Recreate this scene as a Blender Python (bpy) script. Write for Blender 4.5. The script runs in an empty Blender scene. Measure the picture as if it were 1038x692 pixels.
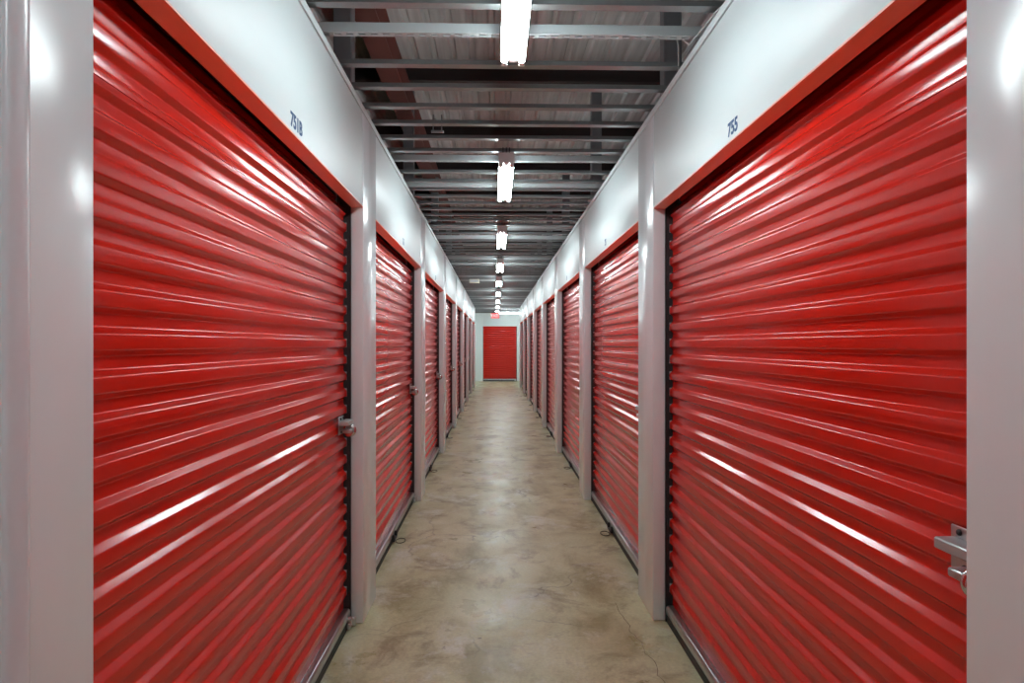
import bpy, bmesh, math, random
from mathutils import Vector, Matrix
random.seed(7)
scene = bpy.context.scene
C = scene.collection
PI = math.pi

# ------------------------------------------------------------------ camera, world, exposure
F, YAW = 692.0, 0.0246
cam_data = bpy.data.cameras.new('camera')
cam_data.sensor_width = 36.0
cam_data.lens = F / 1038.0 * 36.0
cam_data.shift_y = 3.0 / 1038.0
cam_data.clip_start = 0.02
cam = bpy.data.objects.new('camera', cam_data)
cam.location = (0, 0, 1.5)
cam.rotation_euler = (PI / 2, 0, -YAW)
C.objects.link(cam)
scene.camera = cam

world = bpy.data.worlds.new('world')
world.use_nodes = True
world.node_tree.nodes['Background'].inputs['Color'].default_value = (0.8, 0.85, 0.9, 1)
world.node_tree.nodes['Background'].inputs['Strength'].default_value = 0.02
scene.world = world
scene.view_settings.view_transform = 'Standard'
scene.view_settings.look = 'None'
scene.view_settings.gamma = 1.0
scene.view_settings.use_curve_mapping = False
scene.view_settings.exposure = 0.0
TUBE_POWER = 64.0
scene.cycles.max_bounces = 14
scene.cycles.diffuse_bounces = 8
scene.cycles.glossy_bounces = 8
scene.cycles.sample_clamp_indirect = 6.0
scene.cycles.caustics_reflective = False
scene.cycles.use_denoising = True

# ------------------------------------------------------------------ layout (metres; corridor runs along +Y)
XL, XR = -0.709, 0.858            # faces of the two walls
CX = (XL + XR) / 2
MOD, PIER, P0 = 2.865, 0.385, 3.682
def pier_span(k):
    if k == 0: return (0.84, 1.222)
    a = P0 + MOD * (k - 1)
    return (a, a + PIER)
KMIN, KMAX = -1, 8                # piers; the pier numbered 8 ends the corridor
HEAD, TOP = 2.236, 2.78
END_Y = 27.8
ROOF = 4.0
OUT = 3.3
BACK = -2.25

# ------------------------------------------------------------------ materials
def new_mat(name):
    m = bpy.data.materials.new(name)
    m.use_nodes = True
    nt = m.node_tree
    return m, nt, nt.nodes['Principled BSDF']

def simple(name, col, rough=0.5, metal=0.0, spec=0.5, var=0.0, vscale=20.0, bump=0.0, bscale=40.0):
    m, nt, b = new_mat(name)
    b.inputs['Base Color'].default_value = (*col, 1)
    b.inputs['Roughness'].default_value = rough
    b.inputs['Metallic'].default_value = metal
    b.inputs['Specular IOR Level'].default_value = spec
    tc = nt.nodes.new('ShaderNodeTexCoord')
    if var:
        n = nt.nodes.new('ShaderNodeTexNoise'); n.inputs['Scale'].default_value = vscale; n.inputs['Detail'].default_value = 4
        nt.links.new(tc.outputs['Object'], n.inputs['Vector'])
        mx = nt.nodes.new('ShaderNodeMix'); mx.data_type = 'RGBA'
        mx.inputs['A'].default_value = (*[c * (1 - var) for c in col], 1)
        mx.inputs['B'].default_value = (*[min(1, c * (1 + var)) for c in col], 1)
        nt.links.new(n.outputs['Fac'], mx.inputs['Factor'])
        nt.links.new(mx.outputs['Result'], b.inputs['Base Color'])
    if bump:
        n2 = nt.nodes.new('ShaderNodeTexNoise'); n2.inputs['Scale'].default_value = bscale
        nt.links.new(tc.outputs['Object'], n2.inputs['Vector'])
        bp = nt.nodes.new('ShaderNodeBump'); bp.inputs['Strength'].default_value = bump; bp.inputs['Distance'].default_value = 0.01
        nt.links.new(n2.outputs['Fac'], bp.inputs['Height'])
        nt.links.new(bp.outputs['Normal'], b.inputs['Normal'])
    return m

def wavy_metal(name, col, rough, zs=5.0, ys=0.9, dist=0.004, strength=0.6):
    """painted sheet steel that is not quite flat: slow waves over each panel"""
    m, nt, b = new_mat(name)
    b.inputs['Base Color'].default_value = (*col, 1)
    b.inputs['Roughness'].default_value = rough
    tc = nt.nodes.new('ShaderNodeTexCoord')
    mp = nt.nodes.new('ShaderNodeMapping'); mp.inputs['Scale'].default_value = (ys, ys, zs)
    nt.links.new(tc.outputs['Object'], mp.inputs['Vector'])
    n = nt.nodes.new('ShaderNodeTexNoise'); n.inputs['Scale'].default_value = 1.0; n.inputs['Detail'].default_value = 1.0
    nt.links.new(mp.outputs['Vector'], n.inputs['Vector'])
    bp = nt.nodes.new('ShaderNodeBump'); bp.inputs['Strength'].default_value = strength; bp.inputs['Distance'].default_value = dist
    nt.links.new(n.outputs['Fac'], bp.inputs['Height'])
    nt.links.new(bp.outputs['Normal'], b.inputs['Normal'])
    return m

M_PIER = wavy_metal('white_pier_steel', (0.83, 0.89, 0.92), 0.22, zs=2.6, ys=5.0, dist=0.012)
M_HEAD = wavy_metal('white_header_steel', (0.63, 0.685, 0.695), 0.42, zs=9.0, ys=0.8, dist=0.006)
M_TRIMW = simple('white_trim_paint', (0.72, 0.76, 0.80), 0.22)
M_ENDW = simple('white_wall_lightened', (0.90, 0.95, 0.96), 0.35)  # white lightened to stand in for stronger light on the end wall
M_GAP = simple('dark_gap', (0.03, 0.03, 0.03), 0.7)
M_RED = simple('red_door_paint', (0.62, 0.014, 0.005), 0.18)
M_REDTRIM = simple('red_trim_bounce_lit', (0.92, 0.36, 0.24), 0.4)  # red paled to imitate light bounced up from the floor
M_STRUT = simple('bright_zinc_strut', (0.50, 0.53, 0.54), 0.4, metal=0.5)
M_GALV = simple('galvanised_steel', (0.30, 0.31, 0.315), 0.34, metal=0.85, var=0.12, vscale=30)
M_BAR = simple('aluminium_bar', (0.50, 0.51, 0.52), 0.28, metal=0.9, var=0.08)
M_CHROME = simple('bright_steel', (0.70, 0.71, 0.72), 0.18, metal=1.0)
M_LATCH = simple('zinc_latch', (0.66, 0.68, 0.70), 0.28, metal=0.9, var=0.15, vscale=60)
M_BLACK = simple('black_rubber', (0.018, 0.018, 0.018), 0.6)
M_GUIDE = simple('dark_guide_steel', (0.035, 0.030, 0.032), 0.45, metal=0.3)
M_PALE = simple('pale_grey', (0.55, 0.56, 0.58), 0.4)
M_HOUSE = simple('white_lamp_enamel', (0.92, 0.93, 0.94), 0.35)
M_BLUE = simple('blue_number_vinyl', (0.004, 0.055, 0.17), 0.5)
M_OXIDE = simple('red_oxide_primer', (0.16, 0.045, 0.035), 0.55, var=0.2, vscale=6)
M_PURLIN = simple('dark_purlin_paint', (0.045, 0.028, 0.028), 0.6, var=0.2, vscale=6)
M_POST = simple('grey_post_steel', (0.26, 0.27, 0.29), 0.5, metal=0.3)
M_OUTER = simple('grey_outer_wall', (0.22, 0.20, 0.19), 0.8)
M_CRACK = simple('crack_dirt', (0.16, 0.125, 0.085), 0.9)
M_CREAM = simple('cream_plastic', (0.62, 0.57, 0.40), 0.5)
M_CORD = simple('worn_rope', (0.16, 0.14, 0.11), 0.8)
M_CABLE = simple('grey_cable', (0.45, 0.46, 0.46), 0.5)
M_EXITR = simple('red_sign_plastic', (0.62, 0.02, 0.025), 0.4)
_b = M_EXITR.node_tree.nodes['Principled BSDF']
_b.inputs['Emission Color'].default_value = (1.0, 0.05, 0.06, 1); _b.inputs['Emission Strength'].default_value = 0.45
M_EXITW = simple('pale_sign_letters', (0.8, 0.6, 0.6), 0.4)

m, nt, b = new_mat('fluorescent_tube')
b.inputs['Base Color'].default_value = (0.9, 0.9, 0.9, 1)
b.inputs['Emission Color'].default_value = (0.83, 0.98, 1.0, 1)
b.inputs['Emission Strength'].default_value = TUBE_POWER
M_TUBE = m

def deck_mat():
    m, nt, b = new_mat('roof_liner')
    b.inputs['Roughness'].default_value = 0.6
    tc = nt.nodes.new('ShaderNodeTexCoord')
    mp = nt.nodes.new('ShaderNodeMapping'); mp.inputs['Scale'].default_value = (9, 0.5, 1)
    nt.links.new(tc.outputs['Object'], mp.inputs['Vector'])
    n = nt.nodes.new('ShaderNodeTexNoise'); n.inputs['Scale'].default_value = 2.0; n.inputs['Detail'].default_value = 6
    nt.links.new(mp.outputs['Vector'], n.inputs['Vector'])
    cr = nt.nodes.new('ShaderNodeValToRGB')
    cr.color_ramp.elements[0].position = 0.3; cr.color_ramp.elements[0].color = (0.52, 0.50, 0.49, 1)
    cr.color_ramp.elements[1].position = 0.75; cr.color_ramp.elements[1].color = (0.82, 0.80, 0.79, 1)
    nt.links.new(n.outputs['Fac'], cr.inputs['Fac'])
    nt.links.new(cr.outputs['Color'], b.inputs['Base Color'])
    return m
M_DECK = deck_mat()

def floor_mat():
    m, nt, b = new_mat('sealed_concrete')
    L = nt.links.new
    tc = nt.nodes.new('ShaderNodeTexCoord')
    def noise(scale, detail=5, rough=0.6, sc=(1, 1, 1), dist=0.0):
        mp = nt.nodes.new('ShaderNodeMapping'); mp.inputs['Scale'].default_value = sc
        L(tc.outputs['Object'], mp.inputs['Vector'])
        n = nt.nodes.new('ShaderNodeTexNoise'); n.inputs['Scale'].default_value = scale
        n.inputs['Detail'].default_value = detail; n.inputs['Roughness'].default_value = rough
        n.inputs['Distortion'].default_value = dist
        L(mp.outputs['Vector'], n.inputs['Vector'])
        return n.outputs['Fac']
    def ramp(f, stops):
        r = nt.nodes.new('ShaderNodeValToRGB')
        els = r.color_ramp.elements
        while len(els) < len(stops): els.new(0.5)
        for e, (p, c) in zip(els, stops): e.position = p; e.color = (*c, 1)
        L(f, r.inputs['Fac'])
        return r.outputs['Color']
    def mix(fac, a, bb, mode='MIX'):
        x = nt.nodes.new('ShaderNodeMix'); x.data_type = 'RGBA'; x.blend_type = mode
        if isinstance(fac, float): x.inputs['Factor'].default_value = fac
        else: L(fac, x.inputs['Factor'])
        for k, v in (('A', a), ('B', bb)):
            if isinstance(v, tuple): x.inputs[k].default_value = (*v, 1)
            else: L(v, x.inputs[k])
        return x.outputs['Result']
    base = ramp(noise(2.2, 8, 0.64, (1.2, 0.8, 1), dist=0.4), [(0.34, (0.37, 0.315, 0.155)), (0.50, (0.59, 0.56, 0.345)), (0.66, (0.69, 0.675, 0.47))])
    # brown stains, drawn out across the corridor
    st = ramp(noise(2.6, 8, 0.70, (1.1, 1.1, 1), 0.6), [(0.525, (0, 0, 0)), (0.64, (1, 1, 1))])
    c = mix(st, base, mix(0.62, base, (0.22, 0.145, 0.065)))
    # pale worn patches
    pl = ramp(noise(2.0, 9, 0.74, (1.2, 1.0, 1), 0.4), [(0.53, (0, 0, 0)), (0.64, (0.8, 0.8, 0.8))])
    c = mix(pl, c, (0.74, 0.75, 0.66))
    # small dark spots
    sp = ramp(noise(9.0, 3, 0.5), [(0.73, (0, 0, 0)), (0.78, (1, 1, 1))])
    c = mix(sp, c, (0.13, 0.10, 0.075))
    fine = ramp(noise(60, 4, 0.7), [(0.3, (0.84, 0.84, 0.84)), (0.7, (1.1, 1.1, 1.1))])
    c = mix(1.0, c, fine, 'MULTIPLY')
    # hairline cracks
    nz = nt.nodes.new('ShaderNodeTexNoise'); nz.inputs['Scale'].default_value = 3.0; nz.inputs['Detail'].default_value = 6
    L(tc.outputs['Object'], nz.inputs['Vector'])
    va = nt.nodes.new('ShaderNodeVectorMath'); va.operation = 'MULTIPLY_ADD'
    L(nz.outputs['Color'], va.inputs[0]); va.inputs[1].default_value = (0.35, 0.35, 0.35); L(tc.outputs['Object'], va.inputs[2])
    vo = nt.nodes.new('ShaderNodeTexVoronoi'); vo.feature = 'DISTANCE_TO_EDGE'; vo.inputs['Scale'].default_value = 0.75
    L(va.outputs['Vector'], vo.inputs['Vector'])
    ck = ramp(vo.outputs['Distance'], [(0.0, (1, 1, 1)), (0.0045, (0, 0, 0))])
    msk = ramp(noise(0.7, 2), [(0.46, (0, 0, 0)), (0.56, (0.7, 0.7, 0.7))])
    c = mix(mix(1.0, ck, msk, 'MULTIPLY'), c, (0.12, 0.095, 0.07))
    L(c, b.inputs['Base Color'])
    rg = ramp(noise(2.2, 6, 0.65), [(0.3, (0.24, 0.24, 0.24)), (0.7, (0.50, 0.50, 0.50))])
    L(rg, b.inputs['Roughness'])
    bp = nt.nodes.new('ShaderNodeBump'); bp.inputs['Strength'].default_value = 0.25; bp.inputs['Distance'].default_value = 0.01
    L(noise(5, 6, 0.6), bp.inputs['Height'])
    L(bp.outputs['Normal'], b.inputs['Normal'])
    return m
M_FLOOR = floor_mat()

# ------------------------------------------------------------------ helpers
def tag(o, label=None, cat=None, group=None, kind=None):
    if label: o['label'] = label
    if cat: o['category'] = cat
    if group: o['group'] = group
    if kind: o['kind'] = kind
    return o

def empty(name, loc=(0, 0, 0), rz=0.0):
    o = bpy.data.objects.new(name, None)
    o.empty_display_size = 0.1
    o.location = loc; o.rotation_euler = (0, 0, rz)
    C.objects.link(o)
    return o

def obj(name, bm, mat, parent=None, smooth=None, loc=None):
    me = bpy.data.meshes.new(name)
    bmesh.ops.recalc_face_normals(bm, faces=bm.faces)
    bm.to_mesh(me); bm.free()
    me.materials.append(mat)
    if smooth is not None:
        me.shade_smooth() if hasattr(me, 'shade_smooth') else None
        if smooth < 179:
            me.set_sharp_from_angle(angle=math.radians(smooth))
    o = bpy.data.objects.new(name, me)
    C.objects.link(o)
    if parent: o.parent = parent
    if loc: o.location = loc
    return o

def box(bm, x0, x1, y0, y1, z0, z1, bev=0.0, seg=1):
    r = bmesh.ops.create_cube(bm, size=1.0)
    vs = r['verts']
    for v in vs:
        v.co = Vector(((x0 + x1) / 2 + v.co.x * (x1 - x0), (y0 + y1) / 2 + v.co.y * (y1 - y0), (z0 + z1) / 2 + v.co.z * (z1 - z0)))
    if bev:
        es = list({e for v in vs for e in v.link_edges})
        bmesh.ops.bevel(bm, geom=es, offset=bev, segments=seg, affect='EDGES', profile=0.5)
    return vs

def sweep(bm, prof, axis, a, b, closed=True, cap=True):
    """extrude a 2-D outline along an axis. axis 'x': prof=(y,z); 'y': prof=(x,z); 'z': prof=(x,y)"""
    def P(u, v, t):
        return {'x': (t, u, v), 'y': (u, t, v), 'z': (u, v, t)}[axis]
    A = [bm.verts.new(P(u, v, a)) for u, v in prof]
    B = [bm.verts.new(P(u, v, b)) for u, v in prof]
    n = len(prof)
    for i in range(n if closed else n - 1):
        j = (i + 1) % n
        bm.faces.new((A[i], A[j], B[j], B[i]))
    if cap and closed:
        bm.faces.new(A[::-1]); bm.faces.new(B)

def tube(bm, pts, r, n=8, caps=True):
    pts = [Vector(p) for p in pts]
    rings = []
    for i, p in enumerate(pts):
        d = (pts[min(i + 1, len(pts) - 1)] - pts[max(i - 1, 0)]).normalized()
        up = Vector((0, 0, 1)) if abs(d.z) < 0.9 else Vector((1, 0, 0))
        s = d.cross(up).normalized(); t = s.cross(d)
        rings.append([bm.verts.new(p + r * (math.cos(2 * PI * k / n) * s + math.sin(2 * PI * k / n) * t)) for k in range(n)])
    for a, b2 in zip(rings, rings[1:]):
        for k in range(n):
            bm.faces.new((a[k], a[(k + 1) % n], b2[(k + 1) % n], b2[k]))
    if caps:
        bm.faces.new(rings[0][::-1]); bm.faces.new(rings[-1])

def lathe_x(bm, prof, cx, cy, cz, n=32):
    """spin (x, radius) outline about an axis parallel to X through (cy, cz)"""
    rings = []
    for x, r in prof:
        rings.append([bm.verts.new((cx + x, cy + r * math.cos(2 * PI * k / n), cz + r * math.sin(2 * PI * k / n))) for k in range(n)])
    for a, b2 in zip(rings, rings[1:]):
        for k in range(n):
            bm.faces.new((a[k], a[(k + 1) % n], b2[(k + 1) % n], b2[k]))
    bm.faces.new(rings[0][::-1]); bm.faces.new(rings[-1])

def text_mesh(body, size, mat, name):
    cu = bpy.data.curves.new('lettering', 'FONT')
    cu.body = body; cu.size = size; cu.align_x = 'CENTER'; cu.align_y = 'BOTTOM_BASELINE'
    cu.extrude = 0.0006; cu.offset = size * 0.026
    to = bpy.data.objects.new('lettering', cu)
    C.objects.link(to)
    dg = bpy.context.evaluated_depsgraph_get()
    me = bpy.data.meshes.new_from_object(to.evaluated_get(dg))
    bpy.data.objects.remove(to); bpy.data.curves.remove(cu)
    me.materials.clear(); me.materials.append(mat); me.name = name
    o = bpy.data.objects.new(name, me)
    C.objects.link(o)
    return o

def copy_tree(o, parent=None):
    c = o.copy(); C.objects.link(c)
    if parent is not None: c.parent = parent
    for ch in [x for x in o.children]:
        copy_tree(ch, c)
    return c

ORD = ['nearest', 'second', 'third', 'fourth', 'fifth', 'sixth', 'seventh', 'eighth', 'ninth', 'tenth', 'eleventh', 'twelfth']

# ------------------------------------------------------------------ structure
bm = bmesh.new(); box(bm, -OUT, OUT, BACK - 0.3, END_Y + 1.2, -0.12, 0.0)
tag(obj('floor', bm, M_FLOOR), kind='structure')

bm = bmesh.new()
random.seed(3)
cp = [(0.70, 3.95), (0.695, 3.80), (0.72, 3.66), (0.705, 3.55), (0.735, 3.42), (0.73, 3.30), (0.755, 3.2), (0.74, 3.08), (0.76, 2.95)]
fine = []
for (xa, ya), (xb, yb) in zip(cp, cp[1:]):
    for t in (0, 0.33, 0.66):
        fine.append((xa + (xb - xa) * t + random.uniform(-0.006, 0.006), ya + (yb - ya) * t))
wv = [0.0009 + 0.0012 * random.random() for _ in fine]
A = [bm.verts.new((x - w, y, 0.0004)) for (x, y), w in zip(fine, wv)]
B = [bm.verts.new((x + w, y, 0.0004)) for (x, y), w in zip(fine, wv)]
for i in range(len(fine) - 1): bm.faces.new((A[i], B[i], B[i + 1], A[i + 1]))
obj('crack', bm, M_CRACK, bpy.data.objects['floor'])

# ribbed roof liner: folded ribs along the corridor
bm = bmesh.new()
prof = []; x = -OUT
while x < OUT:
    prof += [(x, ROOF), (x + 0.10, ROOF), (x + 0.115, ROOF + 0.03), (x + 0.15, ROOF + 0.03), (x + 0.165, ROOF)]
    x += 0.165
prof += [(OUT, ROOF), (OUT, ROOF + 0.1), (-OUT, ROOF + 0.1)]
clean = [prof[0]]
for p in prof[1:]:
    if (Vector(p) - Vector(clean[-1])).length > 1e-4: clean.append(p)
sweep(bm, clean, 'y', BACK - 0.3, END_Y + 1.2)
tag(obj('ceiling', bm, M_DECK), kind='structure')

def side_wall(name, X, s):
    """s=-1: left wall (solid lies towards -X); s=+1: right wall"""
    bm = bmesh.new()
    def b(d0, d1, y0, y1, z0, z1, bev=0.0, m_=None):
        xa, xb = sorted((X + s * d0, X + s * d1))
        box(m_ if m_ is not None else bm, xa, xb, y0, y1, z0, z1, bev, 2)
    yA, yB = pier_span(KMIN)[0], pier_span(KMAX)[1]
    # lintel core and added unseen boards that stop light leaking behind the curtains
    b(0.03, 0.06, yA, yB, HEAD + 0.06, TOP - 0.01)
    b(0.03, 0.42, yA, yB, 2.52, 2.55)
    b(0.39, 0.42, yA, yB, 1.9, 2.55)
    core = tag(obj(name, bm, M_GAP), kind='structure')
    # one capping track along the wall top
    bm = bmesh.new()
    b(-0.003, 0.10, yA, yB, TOP - 0.034, TOP, 0.002)
    obj('capping_track', bm, M_HEAD, core)
    for k in range(KMIN, KMAX + 1):
        a, c = pier_span(k)
        bm = bmesh.new()
        b(-0.002, 0.064, a, c, 0.003, TOP - 0.038, 0.004)
        b(0.055, 0.40, a + 0.03, c - 0.03, 0.003, TOP - 0.04)
        obj('pier_panel', bm, M_PIER, core, smooth=40)
        if k < KMAX:
            a2 = pier_span(k + 1)[0]
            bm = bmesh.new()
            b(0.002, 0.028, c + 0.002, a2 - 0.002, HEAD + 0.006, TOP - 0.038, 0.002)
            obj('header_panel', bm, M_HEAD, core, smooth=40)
    # return wall of the cross aisle
    bm = bmesh.new()
    xa, xb = sorted((X + s * 0.066, s * OUT))
    box(bm, xa, xb, yB - 0.08, yB, 0.0, TOP)
    obj('return_panel', bm, M_PIER, core)
    return core
wl = side_wall('wall_left', XL, -1)
wr = side_wall('wall_right', XR, 1)

# end wall around the last door
DX0, DX1 = -0.50, 0.885
bm = bmesh.new()
box(bm, -OUT, DX0, END_Y, END_Y + 0.12, 0, TOP, 0.003)
box(bm, DX1, OUT, END_Y, END_Y + 0.12, 0, TOP, 0.003)
box(bm, DX0, DX1, END_Y, END_Y + 0.05, HEAD, TOP, 0.003)
box(bm, DX0 - 0.2, DX1 + 0.2, END_Y + 0.45, END_Y + 0.5, 0, TOP)
tag(obj('wall_end', bm, M_ENDW), kind='structure')
bm = bmesh.new(); box(bm, -OUT, OUT, BACK - 0.12, BACK, 0, TOP, 0.003)
tag(obj('wall_back', bm, M_HEAD), kind='structure')
for nm, x0, x1 in (('wall_outer_left', -OUT - 0.1, -OUT), ('wall_outer_right', OUT, OUT + 0.1)):
    bm = bmesh.new(); box(bm, x0, x1, BACK - 0.3, END_Y + 1.2, 0, ROOF)
    tag(obj(nm, bm, M_OUTER), kind='structure')
for nm, y0, y1 in (('wall_outer_far', END_Y + 1.2, END_Y + 1.3), ('wall_outer_back', BACK - 0.4, BACK - 0.3)):
    bm = bmesh.new(); box(bm, -OUT, OUT, y0, y1, 0, ROOF)
    tag(obj(nm, bm, M_OUTER), kind='structure')

# rounded vertical trim on the nearest left pier
bm = bmesh.new()
sweep(bm, [(XL + 0.002, 0.995)] + [(XL + 0.002 + 0.016 * math.sin(PI * i / 12), 1.0205 - 0.0255 * math.cos(PI * i / 12)) for i in range(1, 12)] + [(XL + 0.002, 1.046)], 'z', 0.003, TOP - 0.036)
tag(obj('trim_1', bm, M_TRIMW, smooth=50), kind='structure')

# unit numbers in blue vinyl on the header panels
def number(core, body, X, s, y, z, size):
    o = text_mesh(body, size, M_BLUE, 'unit_number')
    hp = min((c for c in core.children if c.name.startswith('header_panel')), key=lambda c: abs(sum(v.co.y for v in c.data.vertices) / len(c.data.vertices) - y))
    o.parent = hp
    o.location = (X + s * 0.0014, y, z)
    o.rotation_euler = (PI / 2, 0, -s * PI / 2)
    o['label'] = 'blue unit number ' + body
number(wl, '751B', XL, -1, 2.461, 2.264, 0.070)
number(wr, '755', XR, 1, 2.452, 2.264, 0.070)
for k in (1, 2):
    yc = (pier_span(k)[1] + pier_span(k + 1)[0]) / 2
    for core, X, s in ((wl, XL, -1), (wr, XR, 1)):
        number(core, '75', X, s, yc, 2.272, 0.070)
        
# ------------------------------------------------------------------ roller doors
PITCH, Z0 = 0.0884, 0.122
YO, YI = 0.084, 0.1005            # outer and inner face of the corrugations, measured back from the wall face
def curtain_profile(ztop):
    key = [(YI, 0.085, 0)]
    z = Z0; i = 0
    while z + PITCH < ztop:
        seam = i % 8 == 5
        key += [(YI, z + 0.028, 1), (YO, z + 0.041, 1)]
        if seam:
            key += [(YO, z + 0.056, 0), (YO - 0.002, z + 0.0565, 0), (YO - 0.002, z + 0.060, 0)]
        key += [(YO, z + 0.074, 1), (YI, z + PITCH, 1)]
        z += PITCH; i += 1
    key.append((YI, ztop, 0))
    out = []
    for j, (y, zz, rnd) in enumerate(key):
        if not rnd: out.append((y, zz)); continue
        p = Vector((y, zz)); a = Vector(key[j - 1][:2]); c = Vector(key[j + 1][:2])
        r = min(0.0032, (a - p).length * 0.42, (c - p).length * 0.42)
        p0 = p + (a - p).normalized() * r; p1 = p + (c - p).normalized() * r
        for t in (0, 0.33, 0.67, 1):
            q = p0.lerp(p, t).lerp(p.lerp(p1, t), t)
            out.append((q.x, q.y))
    # near the head the sheet leans back towards its drum
    return [(y + max(0.0, z - 2.19) * 0.55, z) for y, z in out]

def make_door(W, latch=True, handle_x=0.0, latch_in=0.17):
    root = empty('roller_door')
    h = W / 2
    # corrugated curtain: a thin sheet with two faces
    bm = bmesh.new()
    p = curtain_profile(2.46)
    outline = p + [(y + 0.0015, z) for y, z in reversed(p)]
    sweep(bm, outline, 'x', -h + 0.018, h - 0.018)
    obj('curtain', bm, M_RED, root, smooth=35)
    # rounded bottom bar and its rubber seal
    bm = bmesh.new()
    bp = [(0.104, 0.046), (0.066, 0.046)] + [(0.083 - 0.020 * math.cos(PI * 0.5 * t / 8 - 0.3), 0.062 + 0.032 * math.sin(max(0, PI * 0.5 * t / 8))) for t in range(0, 9)] + [(0.104, 0.094)]
    sweep(bm, bp, 'x', -h + 0.022, h - 0.022)
    obj('bottom_bar', bm, M_BAR, root, smooth=45)
    bm = bmesh.new()
    sweep(bm, [(0.064, 0.046), (0.066, 0.004), (0.072, 0.001), (0.096, 0.001), (0.100, 0.046)], 'x', -h + 0.022, h - 0.022)
    obj('bottom_seal', bm, M_BLACK, root)
    # guide rails: dark channels at both jambs with pale blocks for gleams
    for sx in (-1, 1):
        bm = bmesh.new()
        e = sx * h
        def bb(a, c, y0, y1, z0=0.0, z1=HEAD + 0.1):
            x0, x1 = sorted((e - sx * a, e - sx * c))
            box(bm, x0, x1, y0, y1, z0, z1)
        bb(0.0005, 0.004, 0.066, 0.130)
        bb(0.0005, 0.030, 0.126, 0.130)
        bb(0.0005, 0.010, 0.0645, 0.068)
        g = obj('guide_rail', bm, M_GUIDE, root)
        bm = bmesh.new()
        z = 0.16
        while z < 2.15:                       # pale blocks standing in for gleams of light between the ribs
            x0, x1 = sorted((e - sx * 0.005, e - sx * 0.016))
            box(bm, x0, x1, 0.086, 0.104, z, z + 0.045)
            z += PITCH
        obj('guide_gleam', bm, M_PALE, g)
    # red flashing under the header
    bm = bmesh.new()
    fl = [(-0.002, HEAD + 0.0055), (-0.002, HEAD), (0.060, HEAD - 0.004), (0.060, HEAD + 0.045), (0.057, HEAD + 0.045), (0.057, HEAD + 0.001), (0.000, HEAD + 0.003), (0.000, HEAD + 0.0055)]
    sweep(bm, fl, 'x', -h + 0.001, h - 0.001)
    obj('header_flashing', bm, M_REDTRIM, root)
    bm = bmesh.new()
    box(bm, -h + 0.012, h - 0.012, 0.0605, 0.068, HEAD + 0.004, HEAD + 0.05)
    obj('header_seal', bm, M_BLACK, root)
    if latch:
        lx = h - latch_in
        bm = bmesh.new()
        box(bm, lx - 0.078, lx + 0.027, 0.0715, 0.0765, 1.045, 1.135, 0.002)       # plate
        box(bm, lx + 0.014, lx + 0.026, 0.030, 0.072, 1.050, 1.062, 0.002)        # lower lug
        box(bm, lx - 0.021, lx + 0.026, 0.026, 0.072, 1.048, 1.066, 0.003)
        la = obj('latch', bm, M_LATCH, root, smooth=40)
        bm = bmesh.new()
        box(bm, lx - 0.066, lx + 0.062, 0.028, 0.0712, 1.090, 1.113, 0.003)        # sliding bolt
        box(bm, lx + 0.020, lx + 0.026, 0.036, 0.060, 1.062, 1.098, 0.002)        # hasp tab of the bolt
        obj('slide_bolt', bm, M_STRUT, la, smooth=40)
        bm = bmesh.new()
        for px, pz in ((lx - 0.050, 1.124), (lx + 0.012, 1.124), (lx - 0.035, 1.056)):
            r = bmesh.ops.create_uvsphere(bm, u_segments=10, v_segments=6, radius=0.007)
            bmesh.ops.translate(bm, verts=r['verts'], vec=(px, 0.0715, pz))
        obj('rivets', bm, M_GUIDE, la, smooth=60)
    # floor bracket at the right hand end of the bar
    bm = bmesh.new()
    box(bm, h - 0.10, h - 0.03, 0.048, 0.066, 0.012, 0.040, 0.003)
    box(bm, h - 0.05, h - 0.03, 0.030, 0.066, 0.012, 0.055, 0.003)
    tube(bm, [(h - 0.085, 0.066, 0.060), (h - 0.085, 0.042, 0.060)], 0.016, 12)
    obj('end_bracket', bm, M_LATCH, root, smooth=40)
    # pull handle and rope at mid bar
    bm = bmesh.new()
    box(bm, handle_x - 0.075, handle_x + 0.075, 0.044, 0.063, 0.020, 0.034, 0.004, 2)
    box(bm, handle_x - 0.075, handle_x - 0.055, 0.044, 0.066, 0.020, 0.070, 0.004, 2)
    box(bm, handle_x + 0.055, handle_x + 0.075, 0.044, 0.066, 0.020, 0.070, 0.004, 2)
    ph = obj('pull_handle', bm, M_GUIDE, root, smooth=40)
    bm = bmesh.new()
    pts = [(handle_x + 0.01, 0.050, 0.018)]
    for i in range(15):
        a = PI / 2 + 2 * PI * i / 14
        pts.append((handle_x + 0.02 + 0.065 * math.cos(a), 0.012 + 0.036 * math.sin(a), 0.004 + 0.001 * (i % 2)))
    tube(bm, pts, 0.0035, 6)
    obj('pull_rope', bm, M_CORD, ph, smooth=60)
    return root

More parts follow.
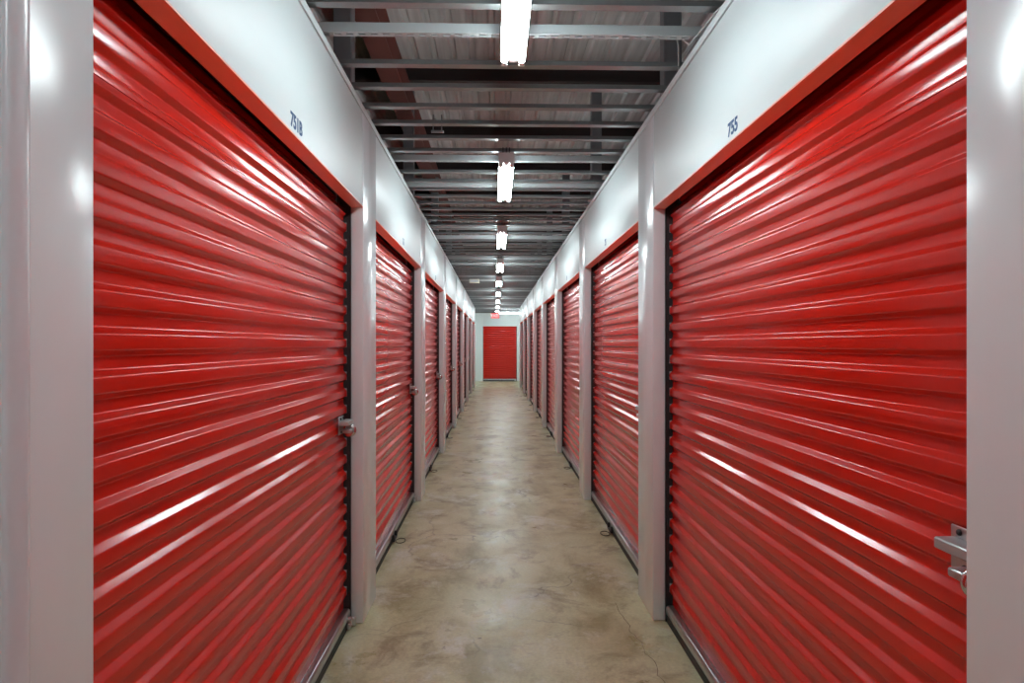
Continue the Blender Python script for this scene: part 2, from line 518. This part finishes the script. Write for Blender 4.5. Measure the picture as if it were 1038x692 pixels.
def make_lock(W):
    h = W / 2
    bm = bmesh.new()
    prof = [(-0.0135, 0.010), (-0.0135, 0.022), (-0.0125, 0.027), (-0.010, 0.031), (-0.004, 0.0335), (0.004, 0.0335), (0.010, 0.031), (0.0125, 0.024), (0.0125, 0.021), (0.0105, 0.020), (0.0105, 0.010)]
    lathe_x(bm, prof, 0, 0, 0, 32)
    root = obj('disc_padlock', bm, M_CHROME, smooth=50)
    bm = bmesh.new()
    lathe_x(bm, [(-0.0165, 0.006), (-0.0165, 0.0085), (-0.0130, 0.0095)], 0, 0, 0, 16)
    box(bm, -0.0172, -0.0160, -0.001, 0.001, -0.005, 0.005)
    obj('keyway', bm, M_LATCH, root, smooth=50)
    bm = bmesh.new()
    tube(bm, [(0.002, 0.024 * math.cos(a), 0.024 * math.sin(a) ) for a in [0.6 + 0.2 * i for i in range(8)]], 0.0048, 8)
    obj('shackle', bm, M_LATCH, root, smooth=50)
    return root

lock0 = None
def place_lock(X, s, yc, W, label, inset=0.125):
    global lock0
    c = make_lock(W) if lock0 is None else copy_tree(lock0)
    if lock0 is None: lock0 = c
    rz = -s * PI / 2
    v = Matrix.Rotation(rz, 3, 'Z') @ Vector((W / 2 - inset, 0.044, 1.055))
    c.location = (X + v.x, yc + v.y, v.z); c.rotation_euler = (0, 0, rz)
    tag(c, label, 'padlock', 'disc padlocks on the roller doors')
    return c

def place_door(src, X, s, yc, label):
    src.location = (X, yc, 0); src.rotation_euler = (0, 0, -s * PI / 2)
    tag(src, label, 'door', 'red roller doors along the corridor')

Wn = 3.682 - 1.222
Wd = MOD - PIER
near0 = make_door(Wn)
near1 = make_door(Wn, latch_in=0.072)
place_door(near0, XL, -1, (1.222 + 3.682) / 2, 'red corrugated roller door under the number 751B, large at left')
place_door(near1, XR, 1, (1.222 + 3.682) / 2, 'red corrugated roller door under the number 755, large at right')
proto = make_door(Wd, handle_x=-0.1)
first = True
for side, X, s in (('left', XL, -1), ('right', XR, 1)):
    for k in [1, 2, 3, 4, 5, 6, 7]:
        d = proto if first else copy_tree(proto)
        first = False
        yc = (pier_span(k)[1] + pier_span(k + 1)[0]) / 2
        place_door(d, X, s, yc, '%s red roller door from the camera along the %s wall' % (ORD[k], side) if k < 7 else 'farthest red roller door on the %s wall, beside the cross aisle' % side)
    d = copy_tree(proto)  # unseen door added for its reflections and red bounce light
    yc = (pier_span(-1)[1] + pier_span(0)[0]) / 2
    place_door(d, X, s, yc, 'added unseen red roller door beside the camera on the %s, before the nearest pier' % side)
    d.scale = ((pier_span(0)[0] - pier_span(-1)[1]) / Wd, 1, 1)
for k in range(5):
    a, c = pier_span(k)[1], pier_span(k + 1)[0]
    place_lock(XL, -1, (a + c) / 2, c - a, 'round steel disc padlock on the latch of the %s left roller door' % ORD[k])
place_lock(XR, 1, (1.222 + 3.682) / 2, Wn, 'round steel disc padlock half hidden behind the nearest right pier', 0.027)

ed = make_door(DX1 - DX0, latch=False)
ed.location = ((DX0 + DX1) / 2, END_Y, 0)
tag(ed, 'small bright red roller door facing the camera in the end wall', 'door', 'red roller doors along the corridor')

# ------------------------------------------------------------------ strip lights
LB = 2.68                                  # underside of the tubes
def make_light():
    root = empty('strip_light')
    bm = bmesh.new()
    HL = 0.575
    sweep(bm, [(-0.050, 0.078), (0.050, 0.078), (0.050, 0.040), (0.016, 0.024), (0.016, 0.004), (-0.016, 0.004), (-0.016, 0.024), (-0.050, 0.040)], 'y', -HL + 0.004, HL - 0.004)
    for sy in (-1, 1):
        box(bm, -0.053, 0.053, sy * HL - 0.004, sy * HL + 0.004, 0.012, 0.080, 0.002)
    obj('housing', bm, M_HOUSE, root)
    for sx in (-1, 1):
        bm = bmesh.new()
        tube(bm, [(sx * 0.036, -HL + 0.035, 0.0025), (sx * 0.036, HL - 0.035, 0.0025)], 0.0145, 10)
        t = obj('tube', bm, M_TUBE, root, smooth=50)
        for sy in (-1, 1):
            bm = bmesh.new()
            tube(bm, [(sx * 0.036, sy * (HL - 0.036), 0.0025), (sx * 0.036, sy * (HL - 0.016), 0.0025)], 0.0150, 12)
            obj('end_cap', bm, M_CHROME, t, smooth=50)
            bm = bmesh.new()
            box(bm, sx * 0.036 - 0.014, sx * 0.036 + 0.014, sy * (HL - 0.008) - 0.008, sy * (HL - 0.008) + 0.008, -0.013, 0.040, 0.004, 2)
            obj('socket', bm, M_HOUSE, root, smooth=40)
    for sy in (-1, 1):
        for sx in (-1, 0, 1):
            bm = bmesh.new()
            tube(bm, [(sx * 0.022, sy * 0.53, 0.076), (sx * 0.022, sy * 0.53, 0.128)], 0.003, 6)
            obj('hanger_rod', bm, M_GUIDE, root)
    return root
LSTEP, LFAR = 2.78, 2.90
light0 = None
for k in range(-1, 9):
    c = make_light() if light0 is None else copy_tree(light0)
    light0 = light0 or c
    c.location = (CX, LFAR + LSTEP * k - 0.575, LB + 0.012)
    if k >= 0:
        lab = '%s two tube fluorescent strip light along the ceiling, counted from the camera' % ORD[k]
        if k == 0: lab = 'large bright fluorescent strip light cut by the top of the picture'
    else:  # unseen lamp added to light the foreground
        lab = 'added fluorescent strip light over the camera, out of view' if k == -1 else 'added fluorescent strip light behind the camera near the back wall'
    tag(c, lab, 'light', 'fluorescent strip lights in a row')
for lx_, lab in ((0.70, 'fluorescent strip light set crosswise at the far end, right of the exit sign'),
                 (-1.75, 'added unseen crosswise fluorescent strip light round the corner of the cross aisle at left'),
                 (2.35, 'added unseen crosswise fluorescent strip light round the corner of the cross aisle at right')):
    c = copy_tree(light0)                   # cross aisle lamps; those round the corners are unseen, added to brighten the end
    c.location = (lx_, 26.185, LB + 0.012); c.rotation_euler = (0, 0, PI / 2)
    tag(c, lab, 'light', 'fluorescent strip lights in a row')

# ------------------------------------------------------------------ ceiling joists and slotted struts
JZ = 2.81
JX0, JX1 = XL - 0.07, XR + 0.07
def joist_mesh():
    bm = bmesh.new()
    sweep(bm, [(-0.024, 0.0), (0.024, 0.0), (0.024, 0.010), (0.0215, 0.010), (0.0215, 0.0025), (-0.0215, 0.0025), (-0.0215, 0.0195), (0.020, 0.0195), (0.020, 0.022), (-0.024, 0.022)], 'x', JX0, JX1)
    return bm
j0 = obj('ceiling_joist', joist_mesh(), M_GALV)
def strut_mesh():
    bm = bmesh.new()
    # slotted channel: the bottom plate is built as two rails and the bridges between its slots
    x0, x1 = JX0 + 0.03, JX1 - 0.03
    box(bm, x0, x1, -0.0205, -0.0070, 0, 0.003)
    box(bm, x0, x1, 0.0070, 0.0205, 0, 0.003)
    x = x0
    while x < x1:
        box(bm, x, min(x + 0.020, x1), -0.0070, 0.0070, 0, 0.003)
        x += 0.0508
    box(bm, x0, x1, -0.0205, -0.0175, 0.003, 0.041)
    box(bm, x0, x1, 0.0175, 0.0205, 0.003, 0.041)
    return bm
s0 = obj('slotted_strut', strut_mesh(), M_STRUT)
struts = []
for k in range(0, 9):
    far = LFAR + LSTEP * k
    struts += [far - 0.80, far - 0.01] if k else [far - 0.01]
used_j = used_s = False
ys = []
y = 2.651
while y > -1.9: y -= 0.287
while y < END_Y - 0.1:
    ys.append(y); y += 0.287
def where(y):
    k = max(0, min(8, round((y - LFAR + 0.6) / LSTEP)))
    return k
cnt = {}
for y in sorted(ys + struts):
    is_s = y in struts
    if not is_s and min(abs(y - q) for q in struts) < 0.10: continue
    if is_s:
        o = s0 if not used_s else s0.copy()
        if used_s: C.objects.link(o)
        used_s = True
        o.location = (0, y, JZ - 0.004)
        i = struts.index(y)
        k = 0 if i == 0 else (i + 1) // 2
        end = 'far' if i % 2 == 0 else 'near'
        lab = 'slotted steel strut over the %s end of the %s ceiling strip light' % (end, ORD[k])
        tag(o, lab, 'strut', 'slotted struts carrying the strip lights')
    else:
        o = j0 if not used_j else j0.copy()
        if used_j: C.objects.link(o)
        used_j = True
        o.location = (0, y, JZ)
        if y > pier_span(KMAX)[1] + 0.05:                 # the cross aisle is wider
            o.scale = (2 * (OUT - 0.01) / (JX1 - JX0), 1, 1); o.location.x = -(JX0 + JX1) / 2 * o.scale.x
        if y < 1.2:
            lab = 'galvanised ceiling joist above or behind the camera, before the nearest strip light'
        elif y < LFAR:
            n = cnt.setdefault('a', 0); cnt['a'] += 1
            lab = 'galvanised ceiling joist, %s crossing above the nearest strip light' % ['first', 'second', 'third', 'fourth', 'fifth', 'sixth', 'seventh'][n]
        else:
            k = min(8, int((y - LFAR) / LSTEP))
            n = cnt.setdefault(k, 0); cnt[k] += 1
            o_ = ['first', 'second', 'third', 'fourth', 'fifth', 'sixth', 'seventh', 'eighth', 'ninth', 'tenth', 'eleventh', 'twelfth'][n]
            lab = 'galvanised ceiling joist, %s past the far end of the %s strip light' % (o_, ORD[k])
        tag(o, lab, 'joist', 'galvanised joists across the ceiling')

# ------------------------------------------------------------------ roof steel above the joists
p0 = None
n = 0
y = 6.13 - 1.62 * 5
while y < END_Y + 1:
    if p0 is None:
        bm = bmesh.new()
        sweep(bm, [(-0.004, 0), (-0.06, 0), (-0.06, 0.02), (-0.055, 0.02), (-0.055, 0.005), (0.0, 0.005), (0.0, 0.155), (0.055, 0.155), (0.055, 0.16), (-0.004, 0.16)], 'x', -OUT, OUT)
        o = p0 = obj('roof_purlin', bm, M_PURLIN)
    else:
        o = p0.copy(); C.objects.link(o)
    o.location = (0, y, ROOF - 0.16)
    if y < 5: lab = 'dark roof purlin above the camera end of the corridor, over the strip lights nearby'
    else: lab = '%s dark purlin seen under the roof above the joists, counted from the camera' % ['first', 'second', 'third', 'fourth', 'fifth', 'sixth', 'seventh', 'eighth', 'ninth', 'tenth', 'eleventh', 'twelfth', 'thirteenth', 'fourteenth', 'fifteenth'][n]
    if y >= 5: n += 1
    tag(o, lab, 'purlin', 'dark purlins under the roof')
    y += 1.62

bm = bmesh.new()
bz, bt = 3.62, 3.84
sweep(bm, [(-0.078, bz), (0.078, bz), (0.078, bz + 0.012), (0.006, bz + 0.012), (0.006, bt - 0.012), (0.078, bt - 0.012), (0.078, bt), (-0.078, bt), (-0.078, bt - 0.012), (-0.006, bt - 0.012), (-0.006, bz + 0.012), (-0.078, bz + 0.012)], 'y', BACK - 0.29, END_Y + 1.19)
tag(obj('steel_beam', bm, M_OXIDE, loc=(-0.84, 0, 0)), 'red brown primed steel beam running lengthwise above the left joists', 'beam')

post0 = None
for side, X, s in (('left', XL, -1), ('right', XR, 1)):
    for k in range(1, 9):
        if post0 is None:
            bm = bmesh.new(); box(bm, -0.05, 0.05, -0.05, 0.05, 0, ROOF - TOP + 0.03, 0.006)
            box(bm, -0.07, 0.07, -0.07, 0.07, 0, 0.01)
            o = post0 = obj('roof_post', bm, M_POST)
        else:
            o = post0.copy(); C.objects.link(o)
        o.location = (X + s * 0.135, pier_span(k)[0] + 0.16, TOP - 0.038)
        tag(o, 'grey steel post rising to the roof behind the %s pier along the %s wall' % (ORD[k], side), 'post', 'grey posts above the wall tops')

# ------------------------------------------------------------------ small things at the ceiling
o = empty('exit_sign', (0.0, 25.324, 2.47))
bm = bmesh.new(); box(bm, -0.155, 0.155, -0.02, 0.02, 0, 0.19, 0.006, 2)
obj('sign_box', bm, M_EXITR, o, smooth=40)
tx = text_mesh('EXIT', 0.15, M_EXITW, 'lettering'); tx.parent = o
tx.location = (0, -0.0208, 0.045); tx.rotation_euler = (PI / 2, 0, 0); tx['label'] = 'pale EXIT letters'
for sx in (-1, 1):
    bm = bmesh.new(); tube(bm, [(sx * 0.1, 0, 0.188), (sx * 0.1, 0, 0.345)], 0.005, 6)
    obj('hanger', bm, M_GUIDE, o)
tag(o, 'red exit sign hanging at the far end of the corridor ceiling', 'sign')

o = empty('junction_box', (-0.42, 13.75, JZ - 0.076))
bm = bmesh.new(); box(bm, -0.10, 0.10, -0.045, 0.045, 0, 0.075, 0.006, 2)
obj('box_body', bm, M_CREAM, o, smooth=40)
bm = bmesh.new(); box(bm, -0.085, 0.085, -0.047, -0.044, 0.012, 0.062, 0.002)
obj('cover_plate', bm, M_PALE, o)
tag(o, 'small cream box fixed under the ceiling joists left of the strip lights', 'box')

bm = bmesh.new()
tube(bm, [(0, 0, 0), (0, 0, 0.10)], 0.004, 6); tube(bm, [(0.05, 0, 0), (0.05, 0, 0.10)], 0.004, 6)
box(bm, -0.012, 0.062, -0.012, 0.012, -0.006, 0.006, 0.002)
tag(obj('pipe_hanger', bm, M_GALV, loc=(-0.37, 4.086, JZ - 0.040)), 'small metal hanger of two rods under the joists left of the second light', 'hanger')

bm = bmesh.new()
pts = [(XR + 0.03, 2.45, TOP + 0.010), (XR - 0.005, 2.62, TOP + 0.004), (XR - 0.02, 2.93, TOP + 0.014), (XR - 0.03, 2.97, JZ + 0.02), (XR - 0.06, 3.0, JZ + 0.06), (XR - 0.02, 3.1, JZ + 0.055), (XR + 0.02, 3.25, TOP + 0.012)]
tube(bm, pts, 0.0035, 6)
tag(obj('electrical_cable', bm, M_CABLE, smooth=60), 'thin grey cable looping over the top edge of the right wall', 'cable')
